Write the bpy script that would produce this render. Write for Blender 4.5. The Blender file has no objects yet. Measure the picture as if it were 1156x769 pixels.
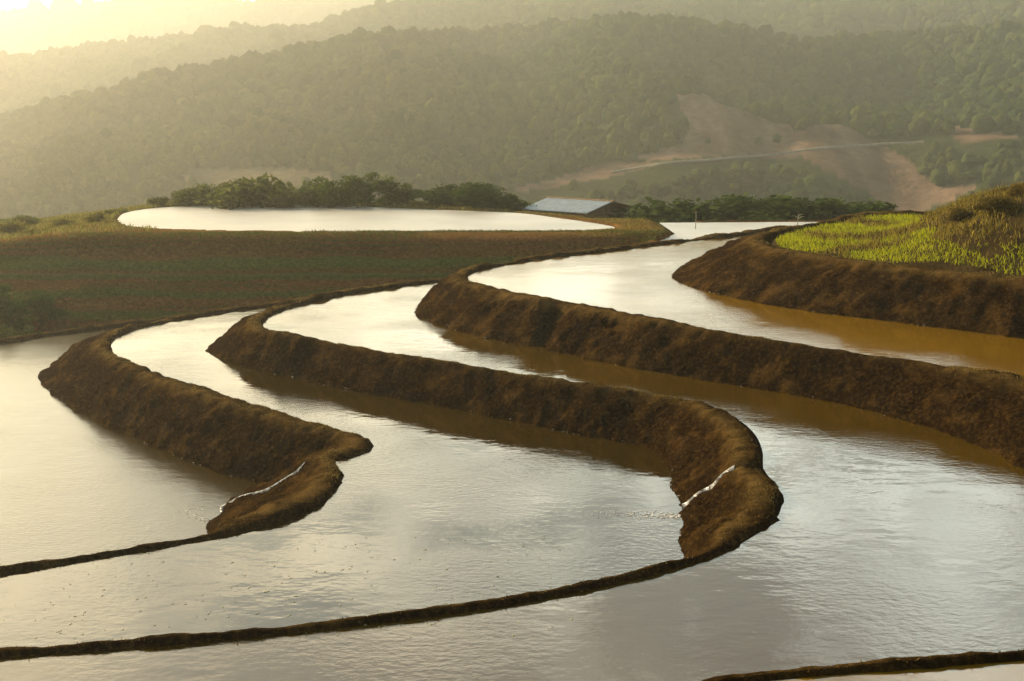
import bpy, bmesh, math, random
import numpy as np
from mathutils import Vector, noise as mn
random.seed(7); rng = np.random.default_rng(7)
sc = bpy.context.scene
COL = sc.collection
R = math.radians

# ------------------------------------------------------------------ camera
F = 1300.0; CX, CY, HY = 578.0, 384.5, 130.0      # photograph scale 1156 x 769
CAMZ = 12.0
PITCH = math.atan((CY - HY) / F)
cp, sp = math.cos(PITCH), math.sin(PITCH)
def ray(px, py):
    a, b = (px - CX) / F, -(py - CY) / F
    return np.array([a, cp + b * sp, -sp + b * cp])
def at(px, py, z):                 # survey: where a sight line meets level z
    d = ray(px, py); t = (z - CAMZ) / d[2]
    return np.array([d[0] * t, d[1] * t])
def topx(x, y, z):
    zz = z - CAMZ
    dep = y * cp - zz * sp; up = y * sp + zz * cp
    dep = np.maximum(dep, 1e-3)
    return CX + F * x / dep, CY - F * up / dep
cam_d = bpy.data.cameras.new('camera'); cam = bpy.data.objects.new('camera', cam_d); COL.objects.link(cam)
cam.location = (0, 0, CAMZ); cam.rotation_euler = (R(90) - PITCH, 0, 0)
cam_d.sensor_width = 36; cam_d.lens = 36 * F / 1156; cam_d.clip_end = 9000
sc.camera = cam

# ------------------------------------------------------------------ noise
def _h(ix, iy, iz):
    n = (ix * 374761393 + iy * 668265263 + iz * 2147483647 % 1442695041) & 0xFFFFFFFF
    n = ((n ^ (n >> 13)) * 1274126177) & 0xFFFFFFFF
    n = ((n ^ (n >> 16)) * 2246822519) & 0xFFFFFFFF
    return ((n ^ (n >> 15)) & 0xFFFFFF) / float(0xFFFFFF)
def vn(x, y, z=0.0):
    x = np.asarray(x, float); y = np.asarray(y, float); z = np.asarray(z, float) + 0 * x
    fx, fy, fz = np.floor(x), np.floor(y), np.floor(z)
    ix, iy, iz = fx.astype(np.int64), fy.astype(np.int64), fz.astype(np.int64)
    u, v, w = x - fx, y - fy, z - fz
    u, v, w = [q * q * q * (q * (6 * q - 15) + 10) for q in (u, v, w)]
    def L(a, b, t): return a + (b - a) * t
    r = L(L(L(_h(ix, iy, iz), _h(ix+1, iy, iz), u), L(_h(ix, iy+1, iz), _h(ix+1, iy+1, iz), u), v),
          L(L(_h(ix, iy, iz+1), _h(ix+1, iy, iz+1), u), L(_h(ix, iy+1, iz+1), _h(ix+1, iy+1, iz+1), u), v), w)
    return r * 2 - 1
def fbm(x, y, z=0.0, o=4):
    s = 0; a = 1.0; t = 0
    for k in range(o):
        s = s + a * vn(np.asarray(x) * 2**k + 17.3 * k, np.asarray(y) * 2**k + 5.1 * k, np.asarray(z) * 2**k + 9.7 * k); t += a; a *= .5
    return s / t
def sm(a, b, x):
    t = np.clip((x - a) / (b - a), 0, 1); return t * t * (3 - 2 * t)
def in_poly(px, py, poly):
    px = np.asarray(px, float); py = np.asarray(py, float); c = np.zeros(px.shape, bool); n = len(poly)
    for i in range(n):
        x0, y0 = poly[i]; x1, y1 = poly[(i + 1) % n]
        if y0 == y1: continue
        k = ((y0 > py) != (y1 > py)) & (px < (x1 - x0) * (py - y0) / (y1 - y0) + x0)
        c ^= k
    return c
def poly_dist(px, py, poly, closed=True):
    d = np.full(np.shape(px), 1e9); n = len(poly)
    for i in range(n if closed else n - 1):
        a = poly[i]; b = poly[(i + 1) % n]; ex, ey = b[0]-a[0], b[1]-a[1]
        t = np.clip(((px-a[0])*ex + (py-a[1])*ey) / (ex*ex + ey*ey + 1e-9), 0, 1)
        d = np.minimum(d, np.hypot(px - a[0] - t*ex, py - a[1] - t*ey))
    return d

# ------------------------------------------------------------------ objects
def tag(o, label=None, cat=None, group=None, kind=None):
    if label: o['label'] = label
    if cat: o['category'] = cat
    if group: o['group'] = group
    if kind: o['kind'] = kind
    return o
def link(name, me, mat=None, parent=None):
    o = bpy.data.objects.new(name, me); COL.objects.link(o)
    if mat and len(me.materials) == 0: me.materials.append(mat)
    if parent: o.parent = parent
    return o
def mesh_np(name, V, faces, mat=None, parent=None, smooth=True, col=None):
    me = bpy.data.meshes.new(name)
    V = np.asarray(V, np.float32); faces = np.asarray(faces, np.int32); k = faces.shape[1]
    me.vertices.add(len(V)); me.vertices.foreach_set('co', V.ravel())
    me.loops.add(faces.size); me.loops.foreach_set('vertex_index', faces.ravel())
    me.polygons.add(len(faces)); me.polygons.foreach_set('loop_start', np.arange(0, faces.size, k, dtype=np.int32))
    me.polygons.foreach_set('use_smooth', np.full(len(faces), smooth))
    me.update(calc_edges=True)
    if col is not None:
        a = me.color_attributes.new('tint', 'FLOAT_COLOR', 'POINT')
        c = np.ones((len(V), 4), np.float32); c[:, :3] = col; a.data.foreach_set('color', c.ravel())
    return link(name, me, mat, parent)
def grid_faces(nu, nv, wrap=False):
    i, j = np.meshgrid(np.arange(nu - (0 if wrap else 1)), np.arange(nv - 1), indexing='ij')
    a = i * nv + j; b = ((i + 1) % nu) * nv + j
    return np.stack([a, b, b + 1, a + 1], -1).reshape(-1, 4)
def bm_obj(name, bm, mat, parent=None, smooth=False):
    me = bpy.data.meshes.new(name); bmesh.ops.recalc_face_normals(bm, faces=bm.faces[:]); bm.to_mesh(me); bm.free()
    for p in me.polygons: p.use_smooth = smooth
    return link(name, me, mat, parent)
def empty(name, loc, rz=0):
    o = bpy.data.objects.new(name, None); COL.objects.link(o); o.location = loc; o.rotation_euler = (0, 0, rz); return o
def box(bm, c, s, rot=None):
    r = bmesh.ops.create_cube(bm, size=1)
    for v in r['verts']:
        p = Vector((v.co.x * s[0], v.co.y * s[1], v.co.z * s[2]))
        if rot: p.rotate(rot)
        v.co = p + Vector(c)
def tube(bm, pts, rad, n=7):
    rings = []
    for i, p in enumerate(pts):
        p = Vector(p); q = Vector(pts[min(i+1, len(pts)-1)]) - Vector(pts[max(i-1, 0)]); q.normalize()
        a = q.orthogonal().normalized(); b = q.cross(a)
        r = rad[i] if hasattr(rad, '__len__') else rad
        rings.append([bm.verts.new(p + (a*math.cos(2*math.pi*k/n) + b*math.sin(2*math.pi*k/n)) * r) for k in range(n)])
    for u, v in zip(rings, rings[1:]):
        for k in range(n): bm.faces.new((u[k], u[(k+1) % n], v[(k+1) % n], v[k]))
    bm.faces.new(rings[0][::-1]); bm.faces.new(rings[-1])

# ------------------------------------------------------------------ materials
class NT:
    def __init__(s, name):
        s.m = bpy.data.materials.new(name); s.m.use_nodes = True; s.t = s.m.node_tree; s.n = s.t.nodes; s.l = s.t.links
        s.p = s.n['Principled BSDF']; s.out = s.n['Material Output']
    def add(s, kind, **kw):
        n = s.n.new(kind)
        for k, v in kw.items():
            if k in n.inputs: n.inputs[k].default_value = v
            else: setattr(n, k, v)
        return n
    def lk(s, a, b): s.l.new(a, b)
    def noise(s, scale, detail=4, rough=.55, vec=None):
        n = s.add('ShaderNodeTexNoise', Scale=scale, Detail=detail, Roughness=rough)
        if vec is not None: s.lk(vec, n.inputs['Vector'])
        return n.outputs['Fac']
    def ramp(s, fac, stops):
        r = s.add('ShaderNodeValToRGB'); e = r.color_ramp.elements
        while len(e) < len(stops): e.new(.5)
        for q, (p, c) in zip(e, stops): q.position = p; q.color = (*c, 1) if len(c) == 3 else c
        s.lk(fac, r.inputs['Fac']); return r.outputs['Color']
    def mix(s, fac, a, b, blend='MIX'):
        m = s.add('ShaderNodeMix', data_type='RGBA', blend_type=blend)
        for x, i in ((fac, 0), (a, 6), (b, 7)):
            if hasattr(x, 'is_linked') or hasattr(x, 'links'): s.lk(x, m.inputs[i])
            else: m.inputs[i].default_value = x if i == 0 else (*x, 1)
        return m.outputs[2]
    def math(s, op, a, b=0.0):
        m = s.add('ShaderNodeMath', operation=op)
        for i, x in enumerate((a, b)):
            if hasattr(x, 'links'): s.lk(x, m.inputs[i])
            else: m.inputs[i].default_value = x
        return m.outputs[0]
    def bump(s, h, strength=.5, dist=.05):
        b = s.add('ShaderNodeBump', Strength=strength, Distance=dist); s.lk(h, b.inputs['Height']); s.lk(b.outputs['Normal'], s.p.inputs['Normal']); return b
    def pos(s): return s.add('ShaderNodeNewGeometry').outputs['Position']
    def map(s, vec, scale):
        m = s.add('ShaderNodeMapping'); m.inputs['Scale'].default_value = scale; s.lk(vec, m.inputs['Vector']); return m.outputs['Vector']

def m_earth(name, dark, mid, dry, rough=.95, crest=None):
    t = NT(name); P = t.pos()
    n1 = t.noise(1.1, 5, .6, P); n2 = t.noise(9, 6, .7, P); n3 = t.noise(45, 4, .7, P)
    c = t.ramp(n1, [(.40, dark), (.52, mid), (.64, dry)])
    c2 = t.ramp(n2, [(.35, dark), (.5, mid), (.7, dry)])
    c = t.mix(.6, c, c2)
    f = t.math('MULTIPLY', n3, 1.0)
    c = t.mix(t.ramp(f, [(.3, (1, 1, 1)), (.55, (0, 0, 0))]), c, dark)
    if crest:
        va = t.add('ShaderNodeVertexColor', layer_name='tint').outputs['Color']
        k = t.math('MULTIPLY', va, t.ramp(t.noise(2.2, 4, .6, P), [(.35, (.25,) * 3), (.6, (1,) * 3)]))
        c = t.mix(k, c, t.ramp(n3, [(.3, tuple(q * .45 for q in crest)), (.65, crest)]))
    t.lk(c, t.p.inputs['Base Color']); t.p.inputs['Roughness'].default_value = rough; t.p.inputs['Specular IOR Level'].default_value = 0
    h = t.math('ADD', t.math('MULTIPLY', n2, .7), t.math('MULTIPLY', n3, .3))
    t.bump(h, 1.0, .2)
    return t.m
M = {}
M['bank'] = m_earth('bank_earth', (.008, .0038, .0012), (.035, .0175, .005), (.18, .095, .021), crest=(.27, .16, .045))  # crest colour: dry soil with sunlight on the tops painted in
M['field_soil'] = m_earth('field_soil', (.035, .022, .009), (.08, .052, .02), (.15, .105, .035))

def m_leaf(name, trans=.45, att=True, base=(.06, .09, .02)):
    t = NT(name)
    a = t.add('ShaderNodeVertexColor', layer_name='tint').outputs['Color']
    t.n.remove(t.p)
    d = t.add('ShaderNodeBsdfDiffuse'); tr = t.add('ShaderNodeBsdfTranslucent'); mx = t.add('ShaderNodeMixShader'); mx.inputs[0].default_value = trans
    t.lk(a, d.inputs['Color']); t.lk(a, tr.inputs['Color']); t.lk(d.outputs[0], mx.inputs[1]); t.lk(tr.outputs[0], mx.inputs[2]); t.lk(mx.outputs[0], t.out.inputs['Surface'])
    return t.m
M['leaf'] = m_leaf('leaf', .42)
M['blade'] = m_leaf('grass_blade', .5)
M['dryblade'] = m_leaf('dry_grass_blade', .3)
def m_simple(name, c1, c2, scale, rough=.8, bump=.4, metal=0):
    t = NT(name); P = t.add('ShaderNodeTexCoord').outputs['Object']; n = t.noise(scale, 5, .6, P)
    t.lk(t.ramp(n, [(.3, c1), (.7, c2)]), t.p.inputs['Base Color']); t.p.inputs['Roughness'].default_value = rough; t.p.inputs['Metallic'].default_value = metal
    t.bump(n, bump, .03); return t.m
M['bark'] = m_simple('bark', (.05, .035, .02), (.13, .09, .05), 9)
M['wood'] = m_simple('old_wood', (.2, .11, .05), (.42, .26, .12), 6)
M['tin'] = m_simple('weathered_tin', (.68, .66, .6), (.9, .88, .83), 2.5, .85, .1)
M['glint_speck'] = m_simple('waterline_glint', (.2, .17, .13), (.42, .38, .31), 8, .2)
M['reed'] = m_simple('reed_stalk', (.22, .2, .09), (.4, .36, .18), 8)

def m_water(name, body, ripple, rough, broad=.2):
    t = NT(name); P = t.pos(); p = t.p
    n0 = t.noise(.16, 3, .5, P)
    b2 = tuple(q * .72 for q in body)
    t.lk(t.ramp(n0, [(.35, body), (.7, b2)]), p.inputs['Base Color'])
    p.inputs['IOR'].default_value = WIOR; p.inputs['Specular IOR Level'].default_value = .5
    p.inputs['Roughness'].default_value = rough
    Q = t.map(P, (1, 1.6, 1))
    a = t.noise(5.5, 4, .55, Q); b = t.noise(1.3, 3, .5, Q); gust = t.ramp(t.noise(.22, 2, .5, P), [(.42, (.04,) * 3), (.66, (1,) * 3)])
    h = t.math('ADD', t.math('MULTIPLY', t.math('MULTIPLY', a, gust), ripple), t.math('MULTIPLY', b, broad))
    t.bump(h, 1.0, .035)
    return t.m
WIOR = 2.1
OCHRE = (.215, .108, .003); DEEP = (.046, .027, .003)
M['water_near'] = m_water('paddy_water', DEEP, .32, .05, .22)
M['water_mid'] = m_water('paddy_water_calm', OCHRE, .35, .09, .16)
M['water_p3'] = m_water('paddy_water_clear', (.085, .046, .003), .35, .04, .25)
M['water_p1'] = m_water('paddy_water_breezy', DEEP, .4, .17, .25)
M['water_far'] = m_water('pond_water_rippled', (.54, .48, .38), .9, .36, .6)  # bright sky reflection put into the pale body colour
t = NT('white_water'); P = t.pos(); n = t.noise(14, 4, .6, P)
t.lk(t.ramp(n, [(.3, (.5, .46, .38)), (.6, (.85, .83, .78))]), t.p.inputs['Base Color']); t.p.inputs['Roughness'].default_value = .2; t.bump(n, .6, .05)
M['foam'] = t.m
t = NT('running_water'); P = t.pos(); n = t.noise(9, 5, .7, P)                    # thin broken white water, soil showing through
t.lk(t.ramp(n, [(.35, (.35, .30, .22)), (.62, (.85, .83, .78))]), t.p.inputs['Base Color']); t.p.inputs['Roughness'].default_value = .12; t.bump(t.noise(30, 4, .6, P), .8, .03)
t.lk(t.ramp(n, [(.36, (.05,) * 3), (.56, (1,) * 3)]), t.p.inputs['Alpha'])
M['running'] = t.m

# ------------------------------------------------------------------ levels
Z1, Z2, Z3, Z4, Z5 = CAMZ - 10.9, CAMZ - 9.3, CAMZ - 8.15, CAMZ - 6.85, CAMZ - 5.3
ZP, ZR = CAMZ - 7.1, CAMZ - 7.3

def cr(P, step):                     # Catmull-Rom through rows of P, resampled evenly
    P = np.asarray(P, float); E = np.vstack([2*P[0]-P[1], P, 2*P[-1]-P[-2]]); out = []
    for i in range(1, len(E) - 2):
        p0, p1, p2, p3 = E[i-1:i+3]; n = max(3, int(np.linalg.norm((p2-p1)[:2]) / step * 3) + 1)
        t = np.linspace(0, 1, n, endpoint=False)[:, None]
        out.append(.5 * (2*p1 + (p2-p0)*t + (2*p0-5*p1+4*p2-p3)*t**2 + (3*p1-p0-3*p2+p3)*t**3))
    Q = np.vstack(out + [P[-1:]])
    s = np.r_[0, np.cumsum(np.linalg.norm(np.diff(Q[:, :2], axis=0), axis=1))]
    u = np.arange(0, s[-1], step)
    return np.stack([np.interp(u, s, Q[:, k]) for k in range(Q.shape[1])], 1), u

ALLB = {}
def make_bank(key, rows, zu, zl, label, notch=None, gullies=(), crest=.12, step=.09):
    """rows: (inner point, outer foot or None[, foot level]); points are (x,y) world via px() or w()"""
    I = np.array([r[0] for r in rows], float); n = len(I)
    T = np.gradient(I, axis=0); T /= np.linalg.norm(T, axis=1)[:, None] + 1e-9
    N = np.stack([T[:, 1], -T[:, 0]], 1)                       # outward, away from the upper paddy
    B = np.zeros_like(I); zb = np.full(n, float(zl))
    for i, r in enumerate(rows):
        off = 1.15
        if r[1] is None or np.isscalar(r[1]):
            B[i] = I[i] + N[i] * (off if r[1] is None else r[1])
        else: B[i] = r[1]
        if len(r) > 2: zb[i] = r[2]
    Q, u = cr(np.c_[I, B, zb], step)
    I, B, zb = Q[:, :2], Q[:, 2:4], Q[:, 4]
    D = B - I; run = np.linalg.norm(D, axis=1); D /= run[:, None] + 1e-9
    ns = 44; m = len(u)
    wn = vn(u * .6, u * 0 + zu * 3.1) * .05 + vn(u * 2.3, u * 0 + zu) * .03
    big = sm(1.15, 2.0, run)
    hc = (.095 + (crest - .075) * big) + wn * (.4 + .6 * big)
    w1 = .05 + .09 * big; w2 = .13 + (np.clip(run * .28, .25, .55) - .13) * big
    ts = np.linspace(0, 1, ns)
    V = np.zeros((m, ns, 3))
    # profile knots along the section: offset and height
    K = [0, .07, .14, .30, .86, 1.0]
    offs = np.stack([-w1*0-.25, 0*run, w1, w1+w2, run, run+.25], 1)
    hts = np.stack([zu-.35+0*run, zu-.02+0*run, zu+hc, zu+hc*.93, zb, zb-.45], 1)
    for j, tt in enumerate(ts):
        k = min(np.searchsorted(K, tt, 'right') - 1, 4); f = (tt - K[k]) / (K[k+1] - K[k])
        o = offs[:, k] + (offs[:, k+1] - offs[:, k]) * f
        h = hts[:, k] + (hts[:, k+1] - hts[:, k]) * f
        if k == 3:                                              # convex earth face, a little undercut at the foot
            h = h + (hts[:, 3] - hts[:, 4]) * (.10 * math.sin(math.pi * f) * .4)
        V[:, j, 0] = I[:, 0] + D[:, 0] * o; V[:, j, 1] = I[:, 1] + D[:, 1] * o; V[:, j, 2] = h
    # round the crest edges a little
    for _ in range(2):
        V[:, 2:-2] = (V[:, 1:-3] + 2 * V[:, 2:-2] + V[:, 3:-1]) / 4
    # clods, slumps and little washed gullies
    du = np.gradient(V, axis=0); dv = np.gradient(V, axis=1); nn = np.cross(dv, du); nn /= np.linalg.norm(nn, axis=2)[..., None] + 1e-9
    if nn[:, ns//2, 2].mean() < 0: nn = -nn
    x, y, z = V[..., 0], V[..., 1], V[..., 2]
    d = fbm(x * .9, y * .9, z * .9, 3) * .17 + fbm(x * 3.2, y * 3.2, z * 3.2, 4) * .12
    rib = fbm(u[:, None] * 1.7 + ts[None] * 1.2, ts[None] * .8 + zu * 7, 0, 3) * .05
    w = np.exp(-((ts - .2) / .13) ** 2)[None]                   # keep the crest calmer
    d = (d + rib) * (1 - .55 * w) * (.55 + .45 * big)[:, None]
    cut = np.zeros_like(d)
    for (gu, gw, gd) in gullies:
        cut += gd * np.exp(-((u[:, None] - gu - (ts[None] - .3) * 1.0) / gw) ** 2) * sm(.18, .34, ts)[None]
    V += nn * (d - cut)[..., None]
    info = None
    if notch is not None:
        nu_ = u[np.argmin(np.hypot(I[:, 0] - notch[0], I[:, 1] - notch[1]))]
        g = np.exp(-((u - nu_) / .20) ** 2)
        V[..., 2] -= g[:, None] * (np.exp(-((ts - .2) / .14) ** 2) * (crest + .20) + .20 * sm(.25, .36, ts) * (1 - sm(.84, .93, ts)))[None]
        info = int(np.argmin(abs(u - nu_)))
    W = V.reshape(-1, 3)
    F_ = grid_faces(m, ns)
    ct = np.exp(-((ts - .28) / .085) ** 2)[None] * (.25 + .65 * big)[:, None] * (.75 + .35 * fbm(u[:, None] * .8, ts[None] * 6, zu, 3))  # crest mask: dry trodden top, plus sunlit tops put into the colour
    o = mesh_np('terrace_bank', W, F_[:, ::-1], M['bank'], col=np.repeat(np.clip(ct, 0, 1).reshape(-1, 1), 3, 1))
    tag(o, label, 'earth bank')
    ALLB[key] = dict(V=V, u=u, I=I, B=B, n=nn, notch=info, ts=ts, zl=zb, zu=zu, big=big)
    return I
def p(z): return lambda x, y: at(x, y, z)
a1, a2, a3, a4, a5 = p(Z1), p(Z2), p(Z3), p(Z4), p(Z5)
wv = lambda x, y: np.array([x, y], float)
GUL = -1.6
rowsA = [(a2(420, 332), 2.4, GUL), (a2(330, 343), 2.4, GUL), (a2(250, 354), 2.4, GUL), (a2(200, 362), 2.0, GUL), (a2(160, 370), 1.3, .4), (a2(137, 378), a1(88, 388)),
  (a2(126, 388), a1(50, 420)), (a2(130, 401), a1(46, 434)), (a2(155, 414), a1(75, 457)), (a2(200, 431), a1(130, 486)), (a2(260, 450), a1(195, 513)),
  (a2(310, 465), a1(240, 530)), (a2(360, 480), a1(272, 540)), (a2(400, 492), a1(288, 546)), (a2(421, 504), a1(294, 549)), (a2(405, 515), a1(292, 551)), (a2(377, 522), a1(288, 553)),
  (a2(387, 534), a1(276, 558)), (a2(383, 550), a1(262, 567)), (a2(367, 567), a1(250, 577)), (a2(338, 583), a1(240, 586)), (a2(300, 595), a1(232, 598)), (a2(240, 608), 1.2),
  (a2(120, 629), 1.1), (a2(0, 648), 1.1), (a2(-200, 678), 1.1), (a2(-600, 735), 1.1)]
rowsB = [(a3(620, 306), 2.4, GUL), (a3(485, 320), 2.4, GUL), (a3(440, 326), 2.4, GUL), (a3(380, 335), 2.2, GUL), (a3(330, 347), 1.4, 1.6), (a3(306, 357), a2(272, 368)),
  (a3(297, 366), a2(239, 390)), (a3(304, 375), a2(240, 400)), (a3(340, 383), a2(285, 416)), (a3(420, 396), a2(390, 440)), (a3(500, 410), a2(490, 458)),
  (a3(580, 423), a2(580, 476)), (a3(660, 435), a2(655, 491)), (a3(740, 447), a2(712, 502)), (a3(798, 459), a2(742, 512)), (a3(832, 473), a2(753, 526)), (a3(852, 490), a2(758, 540)),
  (a3(861, 510), a2(762, 555)), (a3(862, 530), a2(766, 573)), (a3(876, 547), a2(768, 586)), (a3(883, 566), a2(769, 598)), (a3(876, 586), a2(770, 612)), (a3(850, 606), a2(765, 626)), (a3(810, 627), 1.2),
  (a3(760, 643), 1.1), (a3(680, 663), 1.1), (a3(600, 679), 1.1), (a3(520, 692), 1.1), (a3(420, 705), 1.1), (a3(300, 719), 1.1), (a3(150, 732), 1.1), (a3(0, 743), 1.1), (a3(-300, 762), 1.1), (a3(-800, 790), 1.1)]
rowsC = [(wv(21, 71), 2.2, 3.2), (a4(880, 260), 2.4, 3.2), (a4(840, 266), 2.4, 3.2), (a4(760, 275), 2.4, 3.2), (a4(690, 284), 2.4, 1.5), (a4(620, 292), 2.2, GUL), (a4(570, 300), 1.6, 1.0), (a4(540, 306), a3(508, 325)),
  (a4(528, 314), a3(470, 349)), (a4(542, 322), a3(480, 362)), (a4(600, 335), a3(545, 381)), (a4(700, 353), a3(650, 403)), (a4(800, 373), a3(760, 424)), (a4(900, 391), a3(865, 441)),
  (a4(1000, 406), a3(960, 459)), (a4(1100, 420), a3(1060, 487)), (a4(1170, 431), a3(1130, 515)), (wv(15.6, 26.4), a3(1175, 545)), (wv(18.6, 24.3), wv(13.4, 23.2)), (wv(19.6, 21), wv(14.6, 20.6)), (wv(17.6, 17.6), wv(13.2, 18.3)), (wv(13, 15.2), 1.3),
  (wv(9, 14.1), 1.1), (a4(1156, 746), 1.1), (a4(1050, 754), 1.1), (a4(940, 763), 1.1), (a4(820, 778), 1.1), (wv(-.6, 11.2), 1.1), (wv(-6, 9.6), 1.1), (wv(-22, 5), 1.1)]
rowsD = [(wv(30, 62.5), 2, 4.2), (a5(1000, 243), 2, 4.4), (a5(940, 252), 1.6, 4.6), (a5(895, 260), 1.6, Z4), (a5(872, 267), a4(800, 289)), (a5(866, 273), a4(760, 309)), (a5(880, 281), a4(785, 325)),
  (a5(940, 291), a4(850, 341)), (a5(1010, 301), a4(930, 354)), (a5(1080, 309), a4(1020, 365)), (a5(1156, 318), a4(1110, 377)), (a5(1240, 327), a4(1200, 388)), (a5(1400, 345), a4(1370, 408)), (a5(1700, 372), a4(1700, 440))]
LA = make_bank('A', rowsA, Z2, Z1, 'leftmost dark earth bank, its right end a sharp point with a gap', notch=a2(377, 522))
LB = make_bank('B', rowsB, Z3, Z2, 'long S-shaped earth bank, bulging right above a white trickle in the middle of the photo', notch=a3(862, 531), gullies=((26.0, .25, .1),))
LC = make_bank('C', rowsC, Z4, Z3, 'long earth bank running to the right edge just below the grassy one', gullies=((27.6, .3, .22), (41.3, .45, .35), (36, .3, .1)))
LD = make_bank('D', rowsD, Z5, Z4, 'highest earth bank at right, below the bright green young rice', crest=.12)

# ------------------------------------------------------------------ water
def water(loop, z, mat):
    bm = bmesh.new(); f = bm.faces.new([bm.verts.new((q[0], q[1], z)) for q in loop])
    if f.normal.z < 0 or True: bm.normal_update()
    if f.normal.z < 0: f.normal_flip()
    bmesh.ops.triangulate(bm, faces=[f])
    me = bpy.data.meshes.new('water'); bm.to_mesh(me); bm.free()
    return tag(link('water', me, mat), kind='structure')
sub = lambda L: [tuple(q) for q in L[::6]] + [tuple(L[-1])]
P1L = [tuple(a1(-400, 425)), tuple(a1(-150, 402)), tuple(a1(0, 388.5)), tuple(a1(50, 381)), tuple(a1(104, 374)), tuple(a1(170, 369)), (-12, 44), (-6, 34), (-8, 27), (-24, 20.8), (-36, 22), (-40, 40)]
water(P1L, Z1, M['water_p1'])
water(sub(LA) + [(-27, 16), (-12, 16), (0, 17), (7.5, 23), (10, 33), (8, 47)], Z2, M['water_near'])
water(sub(LB) + [(-24, 6), (-5, 8.5), (2, 11.6), (9, 13), (16, 17), (18.5, 22), (16, 26.5), (19, 34), (14, 50)], Z3, M['water_p3'])
water(sub(LC) + [(-22, 2), (0, 5), (24, 7), (36, 14), (36, 34), (16, 41), (13.5, 47), (24, 60)], Z4, M['water_mid'])
pond = [at(*q, ZP) for q in [(132, 248), (140, 241), (165, 236), (205, 233), (260, 231.5), (330, 231.5), (400, 233), (470, 236), (530, 238), (590, 241), (630, 246), (665, 251), (692, 256), (690, 260), (650, 262.4), (500, 263), (300, 263), (200, 261), (155, 258), (138, 254)]]
pr = [(c[0], c[1]) for c in cr(np.array(pond + pond[:1]), .6)[0]]
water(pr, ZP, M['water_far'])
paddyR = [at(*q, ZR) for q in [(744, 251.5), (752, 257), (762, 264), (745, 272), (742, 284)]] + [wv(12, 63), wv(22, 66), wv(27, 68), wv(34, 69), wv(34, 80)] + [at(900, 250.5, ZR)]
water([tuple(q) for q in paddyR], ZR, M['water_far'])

# rim of the lowest paddy
rimrows = [(a1(330, 349), 2.0, GUL), (a1(200, 363), 2.0, GUL), (a1(104, 374), 2.0, GUL), (a1(50, 381), 2.0, GUL), (a1(0, 388.5), 2.0, GUL), (a1(-150, 402), 2, GUL), (a1(-400, 425), 2, GUL)]
make_bank('R', rimrows, Z1, GUL, 'low dark bund closing the lowest paddy at the left edge, in front of dark bushes', crest=.16)

# ------------------------------------------------------------------ ground near the terraces
def ground_z(x, y):
    edge = 68.6 + vn(x * .12, 3.3) * .5
    plate = 5.05 - 1.5 * sm(-24, -42, x) + .25 * fbm(x * .15, y * .15, 1.0, 3) * sm(71, 78, y)
    z = plate.copy() if hasattr(plate, 'copy') else plate
    t = np.clip((edge - y) / 11.5, 0, 1)                       # the brown slope facing the paddies
    st = t * 6 + .25 * fbm(x * .1, y * .1, 2.0, 2)
    q = np.floor(st); f = st - q
    stp = np.clip((q + sm(.25, .95, f)) / 6, 0, 1)
    z = plate - (.45 * t + .55 * stp) * 7.6
    z = z - .34 * np.maximum(y - 96, 0) * 1.0                  # valley behind
    # right-hand paddy and the land behind it
    zr = 4.2 - .34 * np.maximum(y - 83, 0)
    z = np.where(x > 8, z + (zr - z) * sm(9.0, 11.5, x - (y - 69) * -.02) * sm(60, 61, y), z)
    # high land under and behind the camera
    near = sm(8.2, -3, y) * 10.2 * sm(-30, 0, x)
    low = np.where(y < 30, -2.5 + near, -2.5)
    z = np.where(y < 56, np.minimum(z, -2.2) * 0 + low, z)
    return np.maximum(z, -46)
xs = np.arange(-95, 95.1, .45); ys = np.r_[np.arange(-30, 52, 1.0), np.arange(52, 112, .3), np.arange(112, 240, 1.5)]
X, Y = np.meshgrid(xs, ys, indexing='ij'); Zg = ground_z(X, Y)
pin = in_poly(X, Y, pr); pdst = poly_dist(X, Y, pr[::2])
sd = np.where(pin, -pdst, pdst)
Zg = np.where((Y > 60) & (Y < 112), Zg + (np.where(pin, ZP - .5, np.maximum(Zg, ZP + .10)) - Zg) * (1 - sm(-.2, .8, sd)) * (Y > 64), Zg)
rin = in_poly(X, Y, [tuple(q) for q in paddyR]); 
rd = np.where(rin, -1, 1) * poly_dist(X, Y, [tuple(q) for q in paddyR])
Zg = np.where(rin, np.minimum(Zg, ZR - .3), np.where((rd < .8) & (Y > 62) , np.maximum(Zg, ZR + .12 - .1 * rd), Zg))
Zg -= 1.95 * sm(1.0, 3.2, sd) * sm(-1.5, 1, X) * (1 - sm(11, 13, X)) * sm(78.5, 81.5, Y) * (1 - sm(95, 100, Y))
Zg += fbm(X * 1.3, Y * 1.3, 4.4, 3) * .07
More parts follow.
